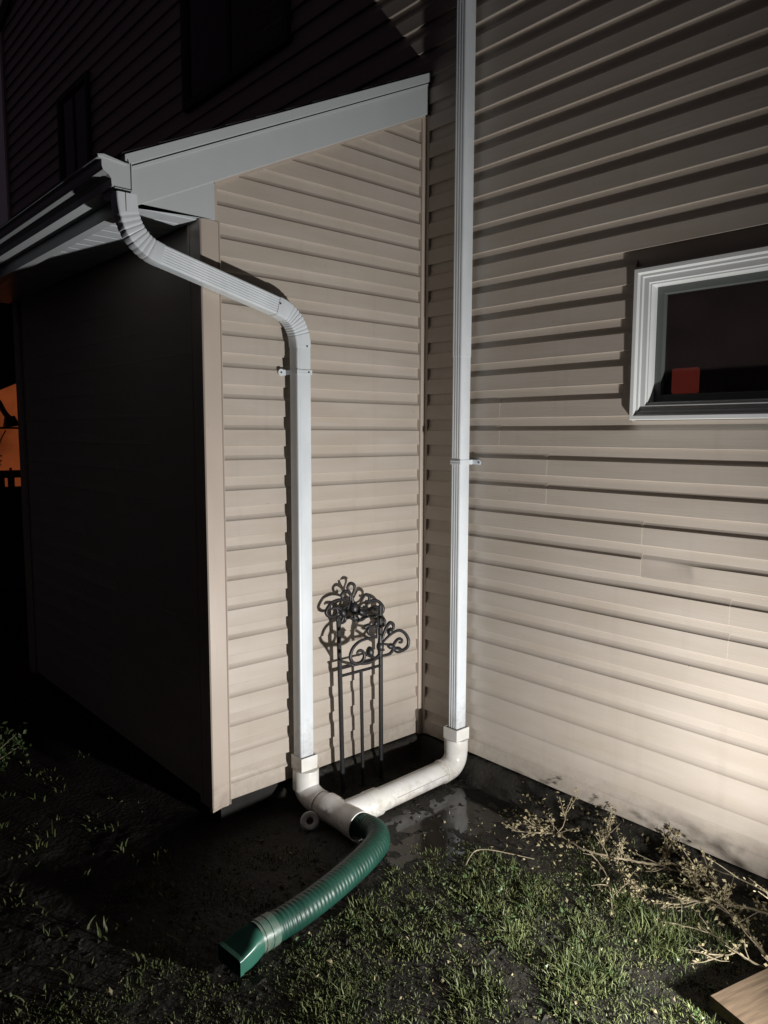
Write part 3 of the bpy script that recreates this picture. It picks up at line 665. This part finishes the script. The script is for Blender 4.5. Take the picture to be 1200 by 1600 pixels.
for z in (0.613, 0.572):
    MB().tube([(-0.612 if z > 0.6 else -0.592, TY+0.013, z-0.006), (-0.345, TY+0.013, z-0.006)], 0.0075, 8).build('crossbar', 'iron', tr)
def ornament(data, y):
    for kind, w_, pts in data:
        mb = MB()
        if kind == 's': scroll(mb, pts, w_*1.6, y)
        else: blob(mb, pts, w_*1.5, y)
        mb.build('scroll' if kind == 's' else 'leaf', 'iron', tr, smooth=60)
ornament([(k_, w_, [(x+0.036, z-0.026) for x, z in pts_]) for k_, w_, pts_ in R1], -0.060)
ornament([(k_, w_, [(x+0.070, z-0.031) for x, z in pts_]) for k_, w_, pts_ in R2], -0.22)
for p, q in (((-0.600, TY+0.015, 0.64), (-0.638, -0.22, 0.668)), ((-0.345, TY+0.015, 0.66), (-0.46, -0.22, 0.70))):
    MB().tube([p, q], 0.007, 8).build('bracket', 'iron', tr)

# ================================================================ PLANK
pk = MB()
a = Vector((0.963, -0.27, 0)); b = Vector((-0.27, -0.963, 0)); c0 = Vector((-0.628, -1.863, 0.022))
q = [c0, c0+a*0.56, c0+a*0.56+b*0.14, c0+b*0.14]
loc = Vector((-0.38, -2.0, 0.02))
o = MB().prism([(0, 0, 0), (0.56, 0, 0), (0.56, -0.19, 0), (0, -0.19, 0)], (0, 0, 0.038)).build('wooden_board', 'wood', smooth=0, bevel=0.0015)
o.location = c0; o.rotation_euler = (0.01, -0.02, math.atan2(a.y, a.x))
tag(o, 'weathered brown board lying on the grass at the lower right', 'board')

# ================================================================ DEAD BRANCHES
def leaf_faces(mb, p, size, rnd):
    d = Vector((rnd.uniform(-1, 1), rnd.uniform(-1, 1), rnd.uniform(-0.6, 0.9))).normalized()
    s = d.orthogonal().normalized(); s = (Matrix.Rotation(rnd.uniform(0, 6.28), 3, d) @ s)
    n = d.cross(s); L_ = size*rnd.uniform(0.7, 1.3); W = L_*rnd.uniform(0.16, 0.42)
    c1 = rnd.uniform(-0.3, 0.5)*L_
    q = [p, p+d*L_*0.45+s*W+n*c1*0.3, p+d*L_+n*c1*0.5, p+d*L_*0.5-s*W+n*c1*0.4, p+d*L_*0.5-n*W*0.5]
    o = len(mb.v); mb.v += [tuple(x) for x in q]
    mb.f += [(o, o+1, o+4), (o+1, o+2, o+4), (o+2, o+3, o+4), (o+3, o, o+4)]
def branch(label, stems, r0, leafy, seed, twigs=14, group='dead branches on the grass', size=0.0145):
    rnd = random.Random(seed)
    stems = [[(x_, y_, z_*0.8 if z_ < 0.16 else z_) for x_, y_, z_ in s_] for s_ in stems]
    base = Vector(stems[0][0])
    t = thing('dead_branch', label, 'branch', (base.x, base.y, 0), group)
    lf = MB(); allp = []
    for si, s in enumerate(stems):
        P = smooth_path(s, 6)
        P = [p + Vector((rnd.uniform(-1, 1), rnd.uniform(-1, 1), rnd.uniform(-1, 1)))*0.0025 for p in P]
        ra = r0*(1.0 if si == 0 else 0.6)
        mb = MB(); mb.tube(P, [ra*(1-0.65*i/(len(P)-1)) for i in range(len(P))], 7)
        mb.build('stem', 'bark', t, smooth=60); allp.append(P)
    tw = MB()
    for k in range(twigs):
        P = rnd.choice(allp); i = rnd.randrange(1, len(P)-1); p = P[i]
        d = (P[i+1]-P[i-1]).normalized() + Vector((rnd.uniform(-1, 1), rnd.uniform(-1, 1), rnd.uniform(-0.35, 0.8)))*0.9
        d.normalize(); ln = rnd.uniform(0.03, 0.12)
        mid = p+d*ln*0.5+Vector((0, 0, rnd.uniform(-0.006, 0.006))); end = p+d*ln+Vector((rnd.uniform(-1, 1), rnd.uniform(-1, 1), rnd.uniform(-1, 1)))*0.012
        mid.z = max(mid.z, 0.008); end.z = max(end.z, 0.006)
        if end.x > -0.01: end.x = -0.01
        if mid.x > -0.01: mid.x = -0.01
        tw.tube([p, mid, end], [0.0018, 0.0014, 0.0007], 5)
        for _ in range(leafy):
            q = mid.lerp(end, rnd.random()) if rnd.random() < 0.8 else p.lerp(mid, rnd.random())
            leaf_faces(lf, q + Vector((rnd.uniform(-1, 1), rnd.uniform(-1, 1), rnd.uniform(-1, 1)))*0.008, size, rnd)
    o = tw.build('twigs', 'bark', t, smooth=60); o['kind'] = 'stuff'
    if lf.f:
        o = lf.build('leaves', 'dleaf', t, smooth=0, fix=False); o['kind'] = 'stuff'
    return t
B1=[(-0.376,-1.982,0.05),(-0.308,-1.9,0.05),(-0.236,-1.8,0.055),(-0.17,-1.695,0.06),(-0.101,-1.57,0.06),(-0.085,-1.483,0.06),(-0.10,-1.413,0.06)]
branch('thick bare dead branch running beside the board towards the wall', [B1, [(-0.17,-1.695,0.06),(-0.19,-1.62,0.05),(-0.26,-1.56,0.035)], [(-0.10,-1.413,0.06),(-0.05,-1.42,0.10),(-0.018,-1.42,0.15)]], 0.0075, 8, 11, 46)
branch('pale forked dead branch lying nearest the wall at the right edge', [[(-0.10,-1.98,0.15),(-0.131,-1.908,0.12),(-0.154,-1.836,0.11),(-0.168,-1.758,0.10),(-0.189,-1.691,0.09),(-0.172,-1.626,0.08),(-0.146,-1.567,0.07)], [(-0.18,-1.72,0.095),(-0.13,-1.63,0.11),(-0.13,-1.59,0.13)]], 0.0055, 9, 12, 60)
branch('long thin dead vine with clustered dry leaves in the middle of the pile', [[(-0.10,-1.413,0.06),(-0.161,-1.345,0.07),(-0.219,-1.269,0.08),(-0.235,-1.157,0.07),(-0.214,-1.027,0.06),(-0.258,-0.931,0.045),(-0.296,-0.86,0.035)], [(-0.215,-1.238,0.07),(-0.128,-1.197,0.10),(-0.057,-1.166,0.13)], [(-0.217,-1.296,0.07),(-0.269,-1.368,0.06),(-0.309,-1.418,0.05)]], 0.005, 7, 13, 52)
branch('thin drooping dead twig hanging down towards the grass left of the leaf pile', [[(-0.235,-1.20,0.07),(-0.291,-1.301,0.05),(-0.385,-1.387,0.03),(-0.463,-1.443,0.02)]], 0.003, 2, 14, 6)
branch('crooked dead branch touching the corner of the board', [[(-0.369,-1.952,0.06),(-0.378,-1.869,0.06),(-0.349,-1.796,0.05),(-0.319,-1.72,0.04),(-0.355,-1.604,0.03)], [(-0.36,-1.83,0.055),(-0.43,-1.77,0.03)]], 0.004, 4, 15, 14)
branch('upright leafy sprig of dead vine at the far end of the pile', [[(-0.20,-1.0,0.03),(-0.16,-1.02,0.08),(-0.13,-1.01,0.13)], [(-0.19,-1.0,0.04),(-0.24,-0.93,0.07)]], 0.003, 8, 16, 20)
branch('arching dead branch rising off the pile close to the siding', [[(-0.24,-2.08,0.06),(-0.25,-1.98,0.17),(-0.22,-1.85,0.20),(-0.16,-1.70,0.17),(-0.10,-1.58,0.15)], [(-0.25,-1.98,0.17),(-0.30,-1.90,0.23)]], 0.004, 4, 18, 12)
branch('arching leafy dead branch standing up just beyond the right edge of the board', [[(-0.42,-2.30,0.02),(-0.47,-2.26,0.14),(-0.53,-2.16,0.225),(-0.60,-2.13,0.262),(-0.640,-2.11,0.282)], [(-0.47,-2.26,0.14),(-0.50,-2.22,0.20),(-0.54,-2.23,0.235)]], 0.0045, 6, 31, 20, size=0.020)
tw = MB(); tw.tube(smooth_path([(-0.625,-0.89,0.004),(-0.575,-0.872,0.022),(-0.525,-0.865,0.028),(-0.47,-0.902,0.024),(-0.373,-1.035,0.008)], 8), [0.0022]*20+[0.0018]*13, 6)
tag(tw.build('twig', 'bark', smooth=60), 'single thin curved twig arching over the bare wet soil', 'twig')

# ================================================================ GRASS
rng = np.random.default_rng(5)
def gnoise(x, y, s, z): return noise.noise(Vector((x*s, y*s, z)))
def blades(roots, name, material, hmin, hmax, wmin, wmax, label, cat):
    V = []; F = []; o = 0
    for (x, y, ax, ay, hs_) in roots:
        h = rng.uniform(hmin, hmax)*hs_; wd = rng.uniform(wmin, wmax); th = rng.uniform(0, 6.283)
        lean = rng.uniform(0.1, 1.1); la = math.atan2(ay, ax) + rng.normal(0, 0.7)
        lx, ly = math.cos(la)*lean*h, math.sin(la)*lean*h
        sx, sy = math.cos(th)*wd/2, math.sin(th)*wd/2
        zb = gheight(x, y) - 0.002
        up = h/math.sqrt(1+lean*lean*0.8)
        for t, ww in ((0, 1.0), (0.4, 0.95), (0.75, 0.65)):
            cx, cy, cz = x+lx*t*t, y+ly*t*t, zb+up*(t-0.18*t*t*lean)
            V += [(cx-sx*ww, cy-sy*ww, cz), (cx+sx*ww, cy+sy*ww, cz)]
        V.append((x+lx, y+ly, zb+up*(1-0.22*lean)))
        F += [(o, o+1, o+3, o+2), (o+2, o+3, o+5, o+4), (o+4, o+5, o+6)]; o += 7
    me = bpy.data.meshes.new(name); me.from_pydata(V, [], F); me.materials.append(M[material]); me.shade_smooth()
    ob = bpy.data.objects.new(name, me); col.objects.link(ob); stuff(ob, label, cat); return ob
def density(x, y):
    # bare wet soil near the walls, thicker lawn towards the viewer and the right
    if x > -0.03: return 0
    d = 0.0
    near = -(y) - 0.62 - 0.10*gnoise(x, y, 3, 1.0)
    if x > -0.45: near = -(y) - 1.02 - 0.3*(x+0.45)
    if x < -1.0: near = -(y) - 0.42
    if x < -1.75: near = max(near, 0.1)
    d = min(1.0, max(0.0, near/0.30))
    if x > -0.28: d *= 0.35
    c = gnoise(x, y, 5.5, 8.0)*0.5 + gnoise(x, y, 13, 3.0)*0.35
    d *= max(0.0, min(1.0, 0.50 + 2.3*c))
    right = max(0.0, min(1.0, (x+1.75)/1.1))
    return d*(0.35+0.65*right)
def tufts(n, x0, x1, y0, y1, per, spread, dens):
    R = []
    for _ in range(n):
        x = rng.uniform(x0, x1); y = rng.uniform(y0, y1)
        dd = dens(x, y)
        if rng.random() > dd: continue
        k = int(rng.integers(per[0], per[1])); hs_ = rng.uniform(0.45, 1.2)*(0.4+0.6*dd)*(0.75+0.8*max(-0.4, gnoise(x, y, 7.0, 5.5)))
        for _ in range(k):
            ax, ay = rng.normal(0, spread), rng.normal(0, spread)
            px_, py_ = x+ax, y+ay
            # keep blades out of the hose and the board
            R.append((px_, py_, ax, ay, hs_))
    return R
hv = [(p.x, p.y) for p in hp[::12]] + [(-1.53, -0.765), (-1.58, -0.765), (-1.60, -0.765)]
def clear(R):
    out = []
    for r in R:
        if min((r[0]-a_)**2+(r[1]-b_)**2 for a_, b_ in hv) < 0.062**2: continue
        lx = (r[0]-c0.x)*a.x+(r[1]-c0.y)*a.y; ly = (r[0]-c0.x)*b.x+(r[1]-c0.y)*b.y
        if -0.01 < lx < 0.57 and -0.01 < ly < 0.2: continue
        out.append(r)
    return out
a = Vector((0.963, -0.27, 0)); b = Vector((-0.27, -0.963, 0))
R = clear(tufts(14000, -2.5, -0.05, -2.35, -0.5, (5, 14), 0.010, density))
blades(R, 'grass', 'grass', 0.022, 0.062, 0.0020, 0.0046, 'uneven tufts of green lawn grass in front of the hose', 'grass')
R = clear(tufts(4200, -2.5, -0.05, -2.35, -0.45, (2, 7), 0.012, lambda x, y: min(1, density(x, y)*1.1+0.03*(y < -0.55))))
blades(R, 'dead_grass', 'straw', 0.012, 0.038, 0.002, 0.0042, 'dry straw coloured blades scattered through the lawn', 'grass')
R = tufts(2600, -6.0, -1.35, -0.6, 6.0, (4, 9), 0.02, lambda x, y: 0.8 if x < -1.5 or y > 2.7 else 0.3)
blades(R, 'side_lawn', 'grass', 0.02, 0.06, 0.004, 0.008, 'dark lawn running back beside the lean-to wall', 'grass')
R = clear(tufts(15000, -2.5, -0.04, -2.35, -0.5, (4, 10), 0.016, lambda x, y: 0.0 if x > -0.03 else min(1.0, max(0.0, (-(y) - (0.66 if x < -0.45 else 1.0-0.3*(x+0.45)) - 0.12*gnoise(x, y, 3, 1.0))/0.25))*(0.9 if x > -0.9 else 0.6)))
R += clear(tufts(5000, -2.6, -1.25, -2.0, -0.35, (5, 11), 0.020, lambda x, y: max(0.0, min(1.0, 0.55+1.8*gnoise(x, y, 3.5, 6.0)))*(1.0 if y < -0.62-0.25*(x+1.6) else 0.0)))
R += clear(tufts(2600, -1.75, -0.95, -0.80, -0.12, (3, 9), 0.018, lambda x, y: max(0.0, min(1.0, 0.45+1.8*gnoise(x, y, 4.5, 16.0)))*min(1.0, max(0.0, (-0.75-x)/0.5))))
blades(R, 'short_grass', 'grass', 0.010, 0.026, 0.002, 0.004, 'short matted grass covering the soil between the taller tufts', 'grass')
# a brighter tuft near the end of the pile
R = [(rng.normal(-0.40, 0.045), rng.normal(-1.60, 0.05), rng.normal(0, 1), rng.normal(0, 1), 1.35) for _ in range(150)]
R += [(rng.normal(-0.47, 0.03), rng.normal(-1.50, 0.04), rng.normal(0, 1), rng.normal(0, 1), 1.1) for _ in range(60)]
ob = blades(R, 'grass_tuft', 'grass', 0.03, 0.065, 0.002, 0.004, 'tall bright tuft of grass beside the dead branches', 'grass')
# leaf litter and weeds
rnd = random.Random(3); mb = MB()
for _ in range(700):
    x = rnd.uniform(-2.3, -0.04); y = rnd.uniform(-2.2, -0.15)
    if (x+0.8)**2/0.01 < 1 and y > -0.6: continue
    if rnd.random() > 0.25+0.75*min(1, max(0, -y-0.5)): continue
    leaf_faces(mb, Vector((x, y, gheight(x, y)+0.004)), rnd.uniform(0.010, 0.022), rnd)
for _ in range(620):
    x = -abs(rnd.gauss(0, 0.16))-0.015; y = rnd.uniform(-2.0, -0.7)
    leaf_faces(mb, Vector((x, y, gheight(x, y)+rnd.uniform(0.003, 0.02))), rnd.uniform(0.010, 0.02), rnd)
stuff(mb.build('leaf_litter', 'dleaf', smooth=0, fix=False), 'small dry curled leaves scattered over the soil', 'leaves')
mb = MB()
for _ in range(4200):
    x = rnd.uniform(-2.4, -0.02); y = rnd.uniform(-2.2, -0.03)
    if -1.22 > x and y > -0.02: continue
    if x < -0.95 and y > -0.85 and rnd.random() < 0.6: continue
    if gnoise(x, y, 5, 12.0) + gnoise(x, y, 14, 2.0)*0.6 < rnd.uniform(-0.5, 0.5): continue
    s = rnd.uniform(0.003, 0.011); z = gheight(x, y); A = rnd.uniform(0, 6.28); l_ = s*rnd.uniform(0.8, 2.5)
    ca, sa = math.cos(A), math.sin(A)
    P_ = [(x+ca*l_, y+sa*l_, z+s*.1), (x-sa*s, y+ca*s, z+s*.2), (x-ca*l_, y-sa*l_, z), (x+sa*s*.8, y-ca*s*.8, z+s*.15)]
    o_ = len(mb.v); mb.v += P_ + [(x, y, z+s*rnd.uniform(.5, 1.1))]
    mb.f += [(o_, o_+1, o_+4), (o_+1, o_+2, o_+4), (o_+2, o_+3, o_+4), (o_+3, o_, o_+4)]
stuff(mb.build('soil_clods', 'soil', smooth=0, fix=False), 'small crumbs and clods of wet dark soil', 'soil')
mb = MB()
for _ in range(160):
    x = rnd.uniform(-1.7, -0.3); y = rnd.uniform(-2.2, -0.8)
    if density(x, y) < 0.3: continue
    for k in range(rnd.randint(3, 7)):
        leaf_faces(mb, Vector((x+rnd.uniform(-.015, .015), y+rnd.uniform(-.015, .015), gheight(x, y)+rnd.uniform(0.008, 0.03))), rnd.uniform(0.012, 0.02), rnd)
stuff(mb.build('clover', 'shrub', smooth=0, fix=False), 'small leafy weeds growing among the grass', 'weeds')

# ================================================================ SHRUB at the left edge
sh = thing('shrub', 'small dim green shrub beside the dark side wall at the left edge', 'shrub', (-2.02, 1.10, 0))
rnd = random.Random(21); mb = MB(); st = MB()
for k in range(26):
    az = rnd.uniform(0, 6.28); el = rnd.uniform(0.4, 1.35); ln = rnd.uniform(0.25, 0.52)
    d = Vector((math.cos(az)*math.cos(el), math.sin(az)*math.cos(el), math.sin(el)))
    P = [Vector((-2.02, 1.10, 0)) + d*ln*t + Vector((0, 0, -0.05*t*t)) + Vector((rnd.uniform(-1, 1), rnd.uniform(-1, 1), 0))*0.012 for t in (0, 0.35, 0.7, 1.0)]
    st.tube(P, [0.005, 0.004, 0.003, 0.0015], 5)
    for _ in range(70):
        t = rnd.uniform(0.35, 1.05); p = Vector((-2.02, 1.10, 0)) + d*ln*t + Vector((rnd.gauss(0, .03), rnd.gauss(0, .03), rnd.gauss(0, .03)-0.05*t*t))
        leaf_faces(mb, p, 0.028, rnd)
o = mb.build('leaves', 'shrub', sh, smooth=0, fix=False); o['kind'] = 'stuff'
st.build('stems', 'bark', sh, smooth=60)

# ================================================================ REAR WING with the lit window
rw = thing('rear_wing', 'unlit rear wing beyond the lean-to with one orange lit window', 'house wing', (-2, 6, 0))
YW = 5.5
wx0, wx1, wz0, wz1 = -1.25, -0.20, 1.14, 2.33
mb = MB()
mb.box((-4, YW, -0.2), (wx0, YW+0.12, 2.9)).box((wx1, YW, -0.2), (-0.02, YW+0.12, 2.9)).box((wx0, YW, -0.2), (wx1, YW+0.12, wz0)).box((wx0, YW, wz1), (wx1, YW+0.12, 2.9))
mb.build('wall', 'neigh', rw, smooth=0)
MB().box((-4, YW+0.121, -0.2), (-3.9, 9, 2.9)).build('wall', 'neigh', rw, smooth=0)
MB().prism([(-4.2, YW-0.25, 2.85), (-0.02, YW-0.25, 2.85), (-0.02, 9, 3.9), (-4.2, 9, 3.9)], (0, 0, 0.1)).build('roof', 'shingle', rw, smooth=0)
mb = MB()
for q_ in (((wx0, YW-0.02, wz0-0.04), (wx1, YW+0.05, wz0)), ((wx0, YW-0.02, wz1), (wx1, YW+0.05, wz1+0.04)), ((wx0-0.04, YW-0.02, wz0-0.04), (wx0, YW+0.05, wz1+0.04)), ((wx1, YW-0.02, wz0-0.04), (wx1+0.04, YW+0.05, wz1+0.04))): mb.box(*q_)
wn_ = mb.build('window', 'neigh', rw, smooth=0)
MB().box((wx0, YW+0.01, 1.735), (wx1, YW+0.035, 1.755)).build('rail', 'neigh', wn_, smooth=0)
MB().box((wx0, YW+0.04, wz0), (wx1, YW+0.045, wz1)).build('pane', 'glass', wn_, smooth=0)
MB().prism([(-0.95, YW+0.07, 1.935), (-0.2, YW+0.07, 2.285), (-0.2, YW+0.07, 2.33), (-0.95, YW+0.07, 2.33)], (0, 0.01, 0)).build('valance', 'window_sheet', wn_, smooth=0)
MB().box((wx0-0.2, YW+0.5, 1.0), (wx1+0.2, YW+0.52, 2.6)).build('room_wall', 'orange', rw, smooth=0)
MB().box((wx0-0.1, YW+0.13, 1.23), (wx1+0.1, YW+0.34, 1.30)).build('sill_shelf', 'window_sheet', rw, smooth=0)
tl = thing('desk_lamp', 'dark curved lamp silhouetted in the orange lit window', 'lamp', (-0.47, YW+0.16, 1.30))
MB().tube(smooth_path([(-0.72, YW+0.10, 1.95), (-0.62, YW+0.10, 2.05), (-0.56, YW+0.10, 2.02), (-0.50, YW+0.10, 1.90), (-0.45, YW+0.10, 1.84)], 5), 0.028, 10).build('arm', 'black', tl)
MB().tube([(-0.455, YW+0.10, 1.865), (-0.44, YW+0.10, 1.76)], [0.05, 0.085], 14).build('lamp_shade', 'black', tl)
MB().tube([(-0.72, YW+0.10, 1.95), (-0.73, YW+0.10, 1.30)], 0.012, 8).build('stem', 'black', tl)
def bottle(x, y, z, s, lab):
    mb = MB(); mb.tube([(x, y, z), (x, y, z+0.09*s), (x, y, z+0.12*s), (x, y, z+0.17*s)], [0.03*s, 0.03*s, 0.012*s, 0.011*s], 12)
    tag(mb.build('bottle', 'bottle'), lab, 'bottle', 'bottles in the lit window')
bottle(-0.56, YW+0.1, wz0+0.001, 1.0, 'small brown bottle on the lit window ledge, left of the pair')
bottle(-0.47, YW+0.1, wz0+0.001, 1.15, 'slightly taller brown bottle on the lit window ledge')
pl = thing('house_plant', 'dim green house plant with a curved stem in the lit window', 'plant', (-0.64, YW+0.1, 1.3))
MB().tube(smooth_path([(-0.62, YW+0.09, 1.15), (-0.60, YW+0.09, 1.40), (-0.56, YW+0.09, 1.60), (-0.50, YW+0.09, 1.72)], 5), 0.006, 6).build('stem', 'shrub', pl)
mb = MB(); rnd = random.Random(4)
for _ in range(60): leaf_faces(mb, Vector((rnd.gauss(-0.64, 0.03), YW+0.09, rnd.uniform(1.15, 1.5))), 0.07, rnd)
o = mb.build('foliage', 'shrub', pl, smooth=0, fix=False); o['kind'] = 'stuff'
